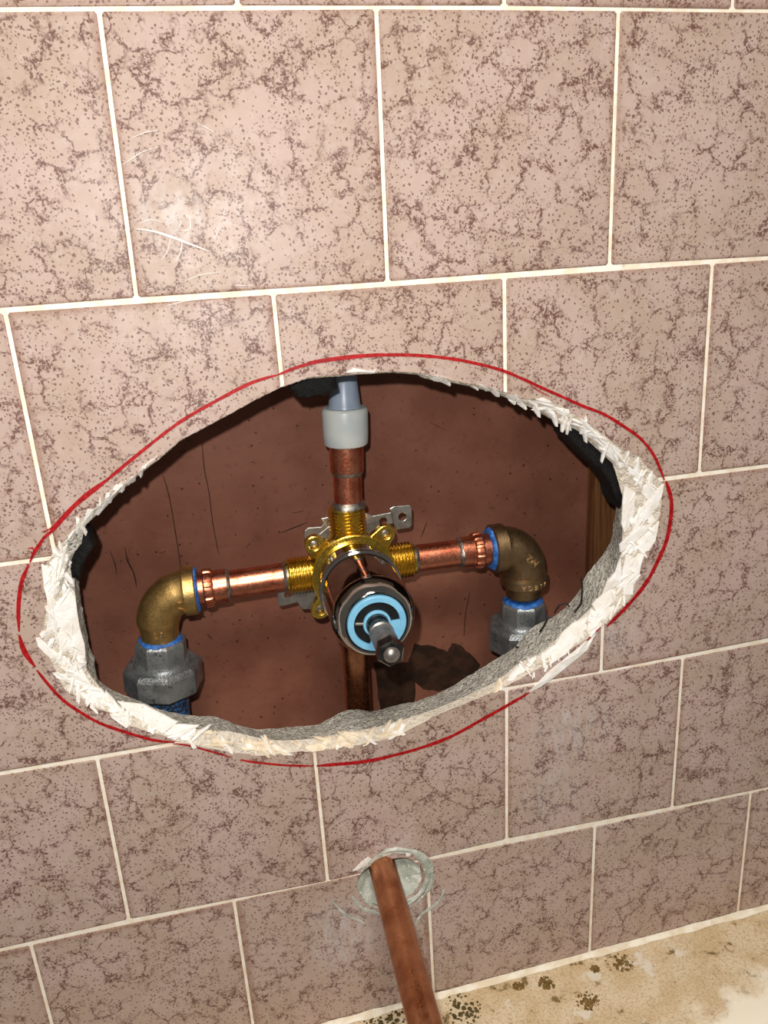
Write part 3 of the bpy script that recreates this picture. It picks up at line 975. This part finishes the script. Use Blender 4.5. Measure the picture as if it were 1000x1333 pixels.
# mould on the deck
def on_deck(x, y):                             # pixel -> point on the tub deck
    a, b2 = (x - 500) / 1000, (y - 666.5) / 1000
    d = [RM[0][i] * a + RM[1][i] * b2 + RM[2][i] for i in range(3)]
    t = 1.0
    for _ in range(20):
        X_ = CAM[0] + t * d[0]
        t = (tub_y(X_) + .3 - CAM[1]) / d[1]
    return Vector((CAM[0] + t * d[0], CAM[1] + t * d[1], CAM[2] + t * d[2]))
def mould(cx, cy, rx, ry, seed):
    c = on_deck(cx, cy)
    rn = random.Random(seed)
    n = 9
    dat = []
    for q in range(int(18 + rx * 6)):
        rr, an = math.sqrt(rn.random()), rn.uniform(0, 2 * math.pi)
        bx, bz_ = c[0] + rx * rr * math.cos(an), min(-1.5, c[2] + ry * rr * math.sin(an))
        r = rn.uniform(.4, 1.9) * (1.3 - rr * .8)
        by = tub_y(bx) + .3
        rgs = []
        for (f, h) in ((1.0, -.6), (.85, .3), (.45, .75)):
            rgs.append([Vector((bx + r * f * math.cos(2 * math.pi * k / n) * (1 + .25 * math.sin(3.1 * k + q)), by - h * min(1, r * .7) , min(-.3, bz_ + r * f * math.sin(2 * math.pi * k / n)))) for k in range(n)])
        v_ = [v for g_ in rgs for v in g_]
        f_ = [(i * n + k, i * n + (k + 1) % n, (i + 1) * n + (k + 1) % n, (i + 1) * n + k) for i in range(2) for k in range(n)] + [tuple(2 * n + k for k in range(n))]
        dat.append((v_, f_))
    vs, fs = merge(*dat)
    tag(sm('mould_patch', vs, fs, M_MOULD if cx < 620 else M_MOULD2, tub, 70), 'olive-black mould patch' if cx < 620 else 'ochre-brown mould patch')
for a in ((600, 1316, 13, 12, 1), (510, 1326, 22, 9, 2), (712, 1280, 5, 5, 3), (806, 1254, 9, 7, 4), (765, 1303, 7, 6, 5), (775, 1262, 3, 3, 6), (675, 1284, 4, 3, 7)):
    mould(*a)

# ------------------------------------------------------------------ plumbing
ZP = 50.0
VC = Vector((88.6, 265.8, ZP))
def text_obj(name, s, size, at, xdir, ydir, depth, material, parent):
    cu = D.curves.new(name, 'FONT')
    cu.body = s; cu.size = size / 1000; cu.extrude = depth / 1000; cu.align_x = 'CENTER'; cu.align_y = 'CENTER'
    cu.space_character = 1.1
    tmp = D.objects.new(name, cu); COL.objects.link(tmp)
    dg = bpy.context.evaluated_depsgraph_get(); dg.update()
    me = D.meshes.new_from_object(tmp.evaluated_get(dg))
    D.objects.remove(tmp); D.curves.remove(cu)
    X_, Y_ = WV(xdir).normalized(), WV(ydir).normalized()
    mm_ = Matrix((X_, Y_, X_.cross(Y_))).transposed().to_4x4(); mm_.translation = W(*at)
    me.transform(mm_)
    me.materials.clear(); me.materials.append(material)
    o = D.objects.new(name, me); COL.objects.link(o)
    if parent:
        o.parent = parent; o.matrix_parent_inverse = Matrix.Translation(-parent.location)
    return o

# --- valve
valve = empty('shower_valve', VC)
tag(valve, 'brass shower mixing valve with chrome cartridge sleeve and blue-ringed stem, centre of the opening', 'valve')
Zax = Vector((0, 0, -1))                       # out of the wall
body = lathe_data(VC + Vector((0, 0, 13)), Zax, [(0, 12), (1.5, 15), (4, 17), (16, 19), (19, 21.5), (22, 23.6), (26, 24), (26.4, 23.4), (26.5, 20)], 64)
parts = [body]
dirs = {'left': Vector((-1, 0, 0)), 'right': Vector((1, 0, 0)), 'top': Vector((0, -1, 0)), 'bottom': Vector((0, 1, 0))}
for d in dirs.values():
    parts.append(lathe_data(VC, d, [(6, 13), (17, 12.6), (20, 11.2), (22, 10.2), (23, 9.6)], 40))
vs, fs = merge(*parts)
sm('valve_body', vs, fs, M_BRASS, valve, 32)
for nme, d in dirs.items():
    prof = [(22, 9.4)]
    s = 22.6
    while s < 36.2:
        prof += [(s, 9.5), (s + .75, 10.5), (s + 1.05, 10.5), (s + 1.8, 9.5)]
        s += 1.95
    prof += [(37.2, 9.3), (37.4, 8.2)]
    lathe('threaded_port', VC, d, prof, M_BRASS, valve, 40, 28)
# ears with screws
for i, (ex, ey) in enumerate(((-20.5, -19.5), (20, -20.5), (-20.5, 20.0), (20, 20))):
    ang = math.atan2(ey, ex)
    c = Vector((VC[0] + ex, VC[1] + ey, 0))
    dv = Vector((math.cos(ang), math.sin(ang), 0)); nv = Vector((-dv.y, dv.x, 0))
    pl = []
    for k in range(13):
        th = -math.pi / 2 + math.pi * k / 12
        pl.append(c + dv * (5.4 * math.cos(th)) + nv * (5.4 * math.sin(th)))
    pl += [c - dv * 7 + nv * 6.5, c - dv * 11 + nv * 8, c - dv * 11 - nv * 8, c - dv * 7 - nv * 6.5]
    vs, fs = prism_data([(p_[0], p_[1]) for p_ in pl], 41, 46)
    e = sm('mounting_ear', vs, fs, M_BRASS, valve)
    hv, hf = lathe_data((c[0], c[1], 30), (0, 0, 1), [(0, 2.7), (25, 2.7)], 20)
    hc = sm('cutter', hv, hf, None); cut(e, [hc]); kill(hc)
    md = e.modifiers.new('bevel', 'BEVEL'); md.width = .0006; md.segments = 2; md.limit_method = 'ANGLE'
    lathe('screw', (c[0], c[1], 46.5), Zax, [(0, 2.5), (2.6, 2.5), (3.2, 1.6)], M_STEEL, e, 14)
# chrome sleeve
lathe('sleeve', VC + Vector((0, 0, 13)), Zax, [(26, 21.3), (41, 21.3), (41.4, 21.8), (42, 22.5), (43.4, 22.6), (43.8, 22.0), (44.5, 22.0), (44.9, 22.6), (46.4, 22.5), (47, 21.6), (47.4, 21.2), (76, 20.9), (77, 20.6)], M_CHROME, valve, 72, 30)
bn = 72
lathe('bonnet_nut', VC + Vector((0, 0, 13)), Zax, [(76.5, 20.4), (77.2, 21.1), (78.5, 21.3), (80, 21.0), (82, 20.2), (84.5, 18.9), (86.8, 17.4), (87.6, 16.4), (87.4, 15.6), (85.5, 15.3), (80, 15.3)], M_CHROME, valve, bn, 40, cap=False,
      vf=lambda th, s: 1 - (.012 * max(0, math.cos(8 * th)) if 79 < s < 86 else 0))
lathe('bonnet_gasket', VC + Vector((0, 0, 13)), Zax, [(82, 15.9), (86.6, 15.9), (86.9, 15.3), (86.6, 14.6), (82, 14.6)], M_BLACK, valve, 60)
FZ = VC + Vector((0, 0, 13)) + Zax * 88.6      # face of the blue cartridge
# blue cartridge: floor, rim ring, hub and filled sector
lathe('cartridge', FZ, Zax, [(-10, 14.7), (-1.4, 14.7), (-.3, 14.5), (0, 14.1), (0, 11.6), (-.3, 11.4), (-2, 11.3)], M_BLUE, valve, 64, 35, cap=False)
lathe('cartridge_floor', FZ, Zax, [(-6, 11.4), (-1.6, 11.4)], M_BLACK, valve, 48)
hub = lathe_data(FZ, Zax, [(-5, 6.9), (-.4, 6.9), (0, 6.6), (0, 5.7), (-2, 5.6)], 40)
# filled sector (image right-below): angles measured clockwise on the wall, y down
sec_v, sec_f = [], []
SA, SB, ns = R_(-2), R_(112), 20
for zz in (-4.5, -.35):
    for i in range(ns + 1):
        th = SA + (SB - SA) * i / ns
        for r in (6.8, 11.5):
            sec_v.append(FZ + Vector((math.cos(th) * r, math.sin(th) * r, 0)) + Zax * zz)
q = 2 * (ns + 1)
for i in range(ns):
    a = 2 * i
    sec_f += [(a, a + 1, a + 3, a + 2), (q + a, q + a + 2, q + a + 3, q + a + 1)]
    sec_f += [(a, a + 2, q + a + 2, q + a), (a + 1, q + a + 1, q + a + 3, a + 3)]
sec_f += [(0, q, q + 1, 1), (2 * ns, 2 * ns + 1, q + 2 * ns + 1, q + 2 * ns)]
vs, fs = merge(hub, (sec_v, sec_f))
sm('cartridge_hub', vs, fs, M_BLUE, valve, 35)
pd = Vector((math.cos(R_(188)), math.sin(R_(188)), 0))
lathe('stop_pin', FZ + pd * 7.0 - Zax * .9, pd, [(0, .9), (3.6, .9), (3.9, .6)], M_STEEL, valve, 14)
# stem
lathe('stem', FZ, Zax, [(-5, 5.5), (8, 5.5), (8.6, 5.2)], M_DARKSTEEL, valve, 32)
lathe('stem_collar', FZ, Zax, [(8, 5.1), (8.4, 5.9), (10, 6.0), (10.4, 5.2), (12.5, 5.1), (13, 5.7), (16, 5.9), (24, 5.8)], M_STEEL, valve, 32)
lathe('stem_hex', FZ, Zax, [(24, 5.5), (24.6, 6.6), (30, 6.6), (31, 5.8), (31.2, 4.4)], M_DARKSTEEL, valve, 6, 20, rot=.35)
lathe('stem_screw', FZ, Zax, [(30.5, 3.9), (31.6, 3.8), (32.4, 3.3), (33.2, 2.4), (33.7, 1.4), (33.8, .5)], M_STEEL, valve, 24)
# steel bracket behind the body
bz = 58.0
pls = [
    [(400, 140), (545, 110), (580, 125), (680, 105), (690, 165), (600, 185), (545, 300), (545, 480), (300, 480), (300, 220)],
    [(668, 88), (690, 75), (775, 70), (785, 85), (787, 175), (772, 190), (705, 200), (692, 168), (680, 110)],
    [(225, 205), (245, 187), (312, 182), (322, 170), (310, 140), (352, 130), (420, 140), (420, 330), (250, 310), (226, 262)],
    [(85, 527), (130, 520), (300, 470), (300, 610), (215, 612), (190, 575), (102, 597), (88, 585)],
]
dat = []
for i, pl in enumerate(pls):
    zz = bz + (0 if i != 1 else -1.2)
    dat.append(prism_data([tuple(px(340 + x / 4, 640 + y / 4, zz))[:2] for x, y in pl], zz - .4 + i * .13, zz + 1.3 + i * .13))
for i, d_ in enumerate(dat):
    o = sm('mounting_bracket', d_[0], d_[1], M_STEEL, valve)
    hs = {0: (635, 155), 1: (733, 128), 3: (140, 535)}.get(i)
    if hs:
        h = px(340 + hs[0] / 4, 640 + hs[1] / 4, bz)
        hv, hf = lathe_data((h[0], h[1], bz - 10), (0, 0, 1), [(0, 2.3), (20, 2.3)], 20)
        hc = sm('cutter', hv, hf, None); cut(o, [hc]); kill(hc)
    md = o.modifiers.new('bevel', 'BEVEL'); md.width = .0005; md.segments = 2; md.limit_method = 'ANGLE'

# --- copper stubs with ribbed adapters
def adapter(label, start, end, L_pipe, L_sleeve):
    """copper pipe from the valve port, solder, sleeve and ribbed ring up to the elbow"""
    t = empty('copper_adapter', (start + end) / 2)
    tag(t, label, 'pipe fitting')
    d = (end - start).normalized(); L = (end - start).length
    lathe('pipe', start, d, [(-3, 7.95), (L_pipe + 4, 7.95)], M_COPPER, t, 40)
    lathe('solder_ring', start, d, [(-.6, 9.2), (.4, 9.1), (1.2, 8.5), (1.9, 8.0)], M_SOLDER, t, 40, vf=lambda th, s: 1 + .03 * math.sin(3 * th))
    lathe('solder_ring', start, d, [(L_pipe - 1.4, 8.0), (L_pipe - .6, 8.9), (L_pipe + .6, 9.3), (L_pipe + .9, 9.0)], M_SOLDER, t, 40, vf=lambda th, s: 1 + .02 * math.sin(4 * th + 1))
    lathe('sleeve', start, d, [(L_pipe, 8.6), (L_pipe + .5, 9.2), (L_pipe + L_sleeve, 9.3)], M_COPPER, t, 40)
    s0 = L_pipe + L_sleeve
    lathe('ribbed_ring', start, d, [(s0 - .3, 9.4), (s0 + .5, 10.4), (s0 + 2, 10.9), (s0 + 4.6, 10.9), (s0 + 5.4, 10.2)], M_COPPER, t, 96, 25,
          vf=lambda th, s: 1.0 if math.sin(14 * th) > -.25 else .945)
    lathe('thread', start, d, [(s0 + 5, 9.6), (L + 4, 9.6)], M_COPPER, t, 40)
    return d, L

def elbow(name, label, corner, da, db, La, Lb, Rb, ra, material, profA, profB):
    """profA/profB: (distance from the corner, radius) along either leg"""
    t = empty(name, corner)
    tag(t, label, 'elbow')
    path, rad = [], []
    for (s, r) in profA:
        path.append(corner + da * s); rad.append(r)
    c = corner + da * Rb + db * Rb
    for i in range(1, 14):
        th = math.pi / 2 * i / 14
        path.append(c - db * Rb * math.cos(th) - da * Rb * math.sin(th)); rad.append(ra)
    for (s, r) in profB:
        path.append(corner + db * s); rad.append(r)
    # own frames: the path is planar, radial steps share a tangent
    N = len(path)
    nrm = da.cross(db).normalized()
    vs, fs = [], []
    n = 48
    for i in range(N):
        if i < len(profA): tg = -da
        elif i >= N - len(profB): tg = db
        else:
            th = math.pi / 2 * (i - len(profA) + 1) / 14
            tg = (-da * math.cos(th) + db * math.sin(th)).normalized()
        side = tg.cross(nrm).normalized()
        for k in range(n):
            a = 2 * math.pi * k / n
            vs.append(path[i] + (nrm * math.cos(a) + side * math.sin(a)) * rad[i])
    for i in range(N - 1):
        for k in range(n):
            k2 = (k + 1) % n
            fs.append((i * n + k, i * n + k2, (i + 1) * n + k2, (i + 1) * n + k))
    fs += [tuple(range(n - 1, -1, -1)), tuple((N - 1) * n + k for k in range(n))]
    sm('elbow_body', vs, fs, material, t, 38)
    return t

# left run
e_l = px(249, 768, ZP)
corner_l = px(203.5, 775, ZP)
s_l = VC + Vector((-37, 0, 0))
da = (s_l - corner_l).normalized()
leg_l = px(217, 919, ZP + 2)
db = (leg_l - corner_l).normalized()
face_l = corner_l + da * 21.5
adapter('copper pipe and ribbed adapter between valve and left elbow', s_l, face_l, (s_l - px(297, 760, ZP)).length, 8.0)
t = elbow('brass_elbow', 'bright cast-brass elbow stamped LF at the left of the opening', corner_l, da, db, 21.5, 27, 15.5, 11.9, M_BRASS_DULL,
          [(21.5, 9), (21.6, 13.2), (21.0, 13.8), (15.6, 13.9), (15.4, 12.6)], [(15.5, 11.9), (17.5, 11.2), (20, 10.6), (28, 10.2)])
nrm_c = Vector((0, 0, -1))
dbn = db
xt = Vector((-db.y, db.x, 0)) * -1
xt = Vector((1, .0, 0)) - db * db.x
text_obj('raised_letters', 'LF', 5.4, corner_l + db * 20.0 + Vector((0, 0, -10.95)) + xt * .5, xt, -db, .6, M_LETTER, t)
# casting step on the collar
def on_col(s_, r_, ph_):
    return corner_l + da * s_ + Vector((0, -r_ * math.cos(ph_), -r_ * math.sin(ph_)))
stp = [on_col(15.3, 13.0, .2 + .15 * i) for i in range(10)] + [on_col(14.2, 12.4, 1.68), on_col(12.0, 12.0, 1.7), on_col(10.9, 11.9, 1.82), on_col(11.4, 11.9, 1.98), on_col(13.6, 12.2, 2.06), on_col(15.2, 12.9, 2.2), on_col(15.4, 13.0, 2.5), on_col(15.4, 13.0, 2.8)]
sweep('casting_seam', stp, .8, M_BRASS_DULL, t, 8)
lathe('thread_sealant', face_l, da, [(-.8, 12.4), (.5, 12.4), (1.2, 11.8), (1.6, 10.5), (1.2, 9)], M_TAPE, t, 40, vf=lambda th, s: 1 + .03 * math.sin(5 * th) + .02 * math.sin(11 * th))

def union(label, corner, db, s0, across_small, across_nut, h_small, h_nut, rot, pipe_r):
    t = empty('pipe_union', corner + db * (s0 + h_small + h_nut))
    tag(t, label, 'pipe union')
    rs, rn = across_small / 2 / math.cos(math.pi / 8), across_nut / 2 / math.cos(math.pi / 8)
    lathe('thread_sealant', corner, db, [(s0 - 1.4, 10.4), (s0 - .6, 11.4), (s0 + .6, 12.0), (s0 + 1.2, 11.4)], M_TAPE, t, 40, vf=lambda th, s: 1 + .04 * math.sin(4 * th) + .02 * math.sin(9 * th + 1))
    lathe('octagon_end', corner, db, [(s0, 9), (s0 + .2, rs * .9), (s0 + 1.2, rs * .98), (s0 + 2.0, rs), (s0 + h_small, rs), (s0 + h_small + 4, rs)], M_IRON, t, 8, 20, rot=rot)
    s1 = s0 + h_small
    lathe('shoulder', corner, db, [(s1 - 1.5, rs * .96), (s1 - .8, rs * 1.05), (s1 + .2, rs * 1.08), (s1 + 1.2, rs * 1.12), (s1 + 4, rs * 1.12)], M_IRON, t, 40)
    lathe('union_nut', corner, db, [(s1 + 2.4, rs * 1.05), (s1 + 1.2, rs * 1.16), (s1 + .8, rn * .88), (s1 + 2.2, rn * .97), (s1 + 3.6, rn), (s1 + h_nut - 1.5, rn), (s1 + h_nut, rn * .93), (s1 + h_nut + .3, pipe_r)], M_IRON, t, 8, 20, rot=rot + .12)
    s2 = s1 + h_nut
    lathe('lower_pipe', corner, db, [(s2 - 2, pipe_r), (s2 + 3, pipe_r), (s2 + 6, pipe_r * 1.04), (s2 + 130, pipe_r * 1.04)], M_TAPE_DIRTY, t, 40)
    return t
tp = (px(200, 832, ZP) - corner_l).length
union('grey iron pipe union smeared with blue sealant under the left elbow', corner_l, db, tp, 26.5, 40.5, 14, 17, .5, 12.4)

# right run
s_r = VC + Vector((37.5, 0, 0))
corner_r = px(682.5, 708.5, ZP)
da = (s_r - corner_r).normalized()
db = (px(679.5, 830, ZP + 1) - corner_r).normalized()
face_r = corner_r + da * 21.0
adapter('copper pipe and ribbed adapter between valve and right elbow', s_r, face_r, (s_r - px(598, 721, ZP)).length, 8.0)
t = elbow('brass_elbow', 'dark bronze elbow stamped 1/2 at the right of the opening', corner_r, da, db, 21, 32, 15.0, 12.8, M_BRONZE,
          [(21, 9), (21.1, 13.6), (20.4, 14.5), (13.6, 14.4), (13.2, 13.2)], [(15, 12.8), (18.0, 12.9), (18.6, 14.2), (20.2, 14.5), (25.2, 14.3), (26, 13), (26.3, 11), (33, 10.6)])
a = R_(139)
tx = Vector((math.cos(a), -math.sin(a), 0)); ty = Vector((-math.sin(a), -math.cos(a), 0))
text_obj('raised_letters', '1/2', 6.4, corner_r + Vector((.5, 6.2, -12.75)), tx, ty, .6, M_LETTER, t)
# maker's name upside down around the lower collar
w_ = 'VIEGA'
for i, ch in enumerate(w_):
    ph = R_(40 - 15 * i)                        # angle around the leg, right to left
    out = Vector((math.sin(ph), 0, -math.cos(ph)))
    xd = Vector((-math.cos(ph), 0, -math.sin(ph)))
    text_obj('raised_letter', ch, 4.4, corner_r + db * 22.8 + out * 14.45, xd, Vector((0, 1, 0)), .45, M_LETTER, t)
lathe('thread_sealant', face_r, da, [(-.8, 12.8), (.6, 12.7), (1.7, 12.0), (2.2, 10.8), (2, 9)], M_TAPE, t, 40, vf=lambda th, s: 1 + .03 * math.sin(5 * th) + .02 * math.sin(11 * th))
tp = (px(681, 782, ZP) - corner_r).length
union('grey iron pipe union under the right elbow, half hidden by mortar', corner_r, db, tp, 26, 40.5, 13.5, 18, .62, 12.2)

# top run: copper stub, coupling and milky plastic fitting
up = Vector((0, -1, 0)); up = (px(447.5, 500, ZP) - VC).normalized()
t = empty('copper_riser', VC + up * 50)
tag(t, 'short copper riser with coupling above the valve', 'pipe fitting')
L0 = (px(449, 613, ZP) - VC).length
L1 = (px(448, 578, ZP) - VC).length
lathe('solder_ring', VC, up, [(36.8, 9.8), (37.6, 9.7), (39.2, 8.9), (40.2, 8.1)], M_SOLDER, t, 40, vf=lambda th, s: 1 + .03 * math.sin(3 * th))
lathe('pipe', VC, up, [(36, 7.95), (L0 + 3, 7.95)], M_COPPER, t, 40)
lathe('solder_ring', VC, up, [(L0 - 2.2, 8.0), (L0 - 1.2, 8.8), (L0, 9.0)], M_SOLDER, t, 40)
lathe('coupling', VC, up, [(L0 - .3, 8.6), (L0 + .4, 9.3), (L1 + 2, 9.4)], M_COPPER, t, 40)
t = empty('plastic_coupling', VC + up * L1)
tag(t, 'milky white plastic pipe coupling above the copper riser', 'pipe fitting')
L2 = (px(446.5, 531, ZP) - VC).length
lathe('collar', VC, up, [(L1 - .4, 9.3), (L1 - .2, 11.4), (L1 + .8, 12.1), (L1 + 6, 12.4), (L2 - 1.5, 12.5), (L2 - .5, 12.2), (L2 + .3, 11.4), (L2 + .4, 8)], M_PLASTIC, t, 48)
lathe('neck', VC, up, [(L2 - 2, 9.2), (L2 + 1.2, 9.0), (L2 + 2.0, 8.6), (L2 + 14, 7.4), (L2 + 20, 7.1), (L2 + 60, 7.0)], M_PLASTIC2, t, 48)

# bottom run
dn = (px(466, 905, ZP + 3) - VC).normalized()
t = empty('copper_drop_pipe', VC + dn * 100)
tag(t, 'dull copper drop pipe below the valve', 'pipe')
lathe('pipe', VC, dn, [(37, 7.95), (190, 7.95)], M_COPPER_OLD, t, 40)
lathe('solder_ring', VC, dn, [(36.8, 9.5), (37.6, 9.2), (39.5, 8.1)], M_SOLDER, t, 40)

# spout pipe
P0 = px(497.5, 1127, 2)
P1 = pxd(553, 1333, 3.23)
d = (P1 - P0).normalized()
t = empty('spout_pipe', P0)
tag(t, 'aged copper tub-spout pipe sticking out of the lower tiles', 'pipe')
Ls = (P1 - P0).length
lathe('pipe', P0, d, [(-30, 7.95), (Ls + 30, 7.95), (Ls + 30.3, 7.6), (Ls + 30.3, 6.9), (Ls - 10, 6.9)], M_COPPER_OLD, t, 48)
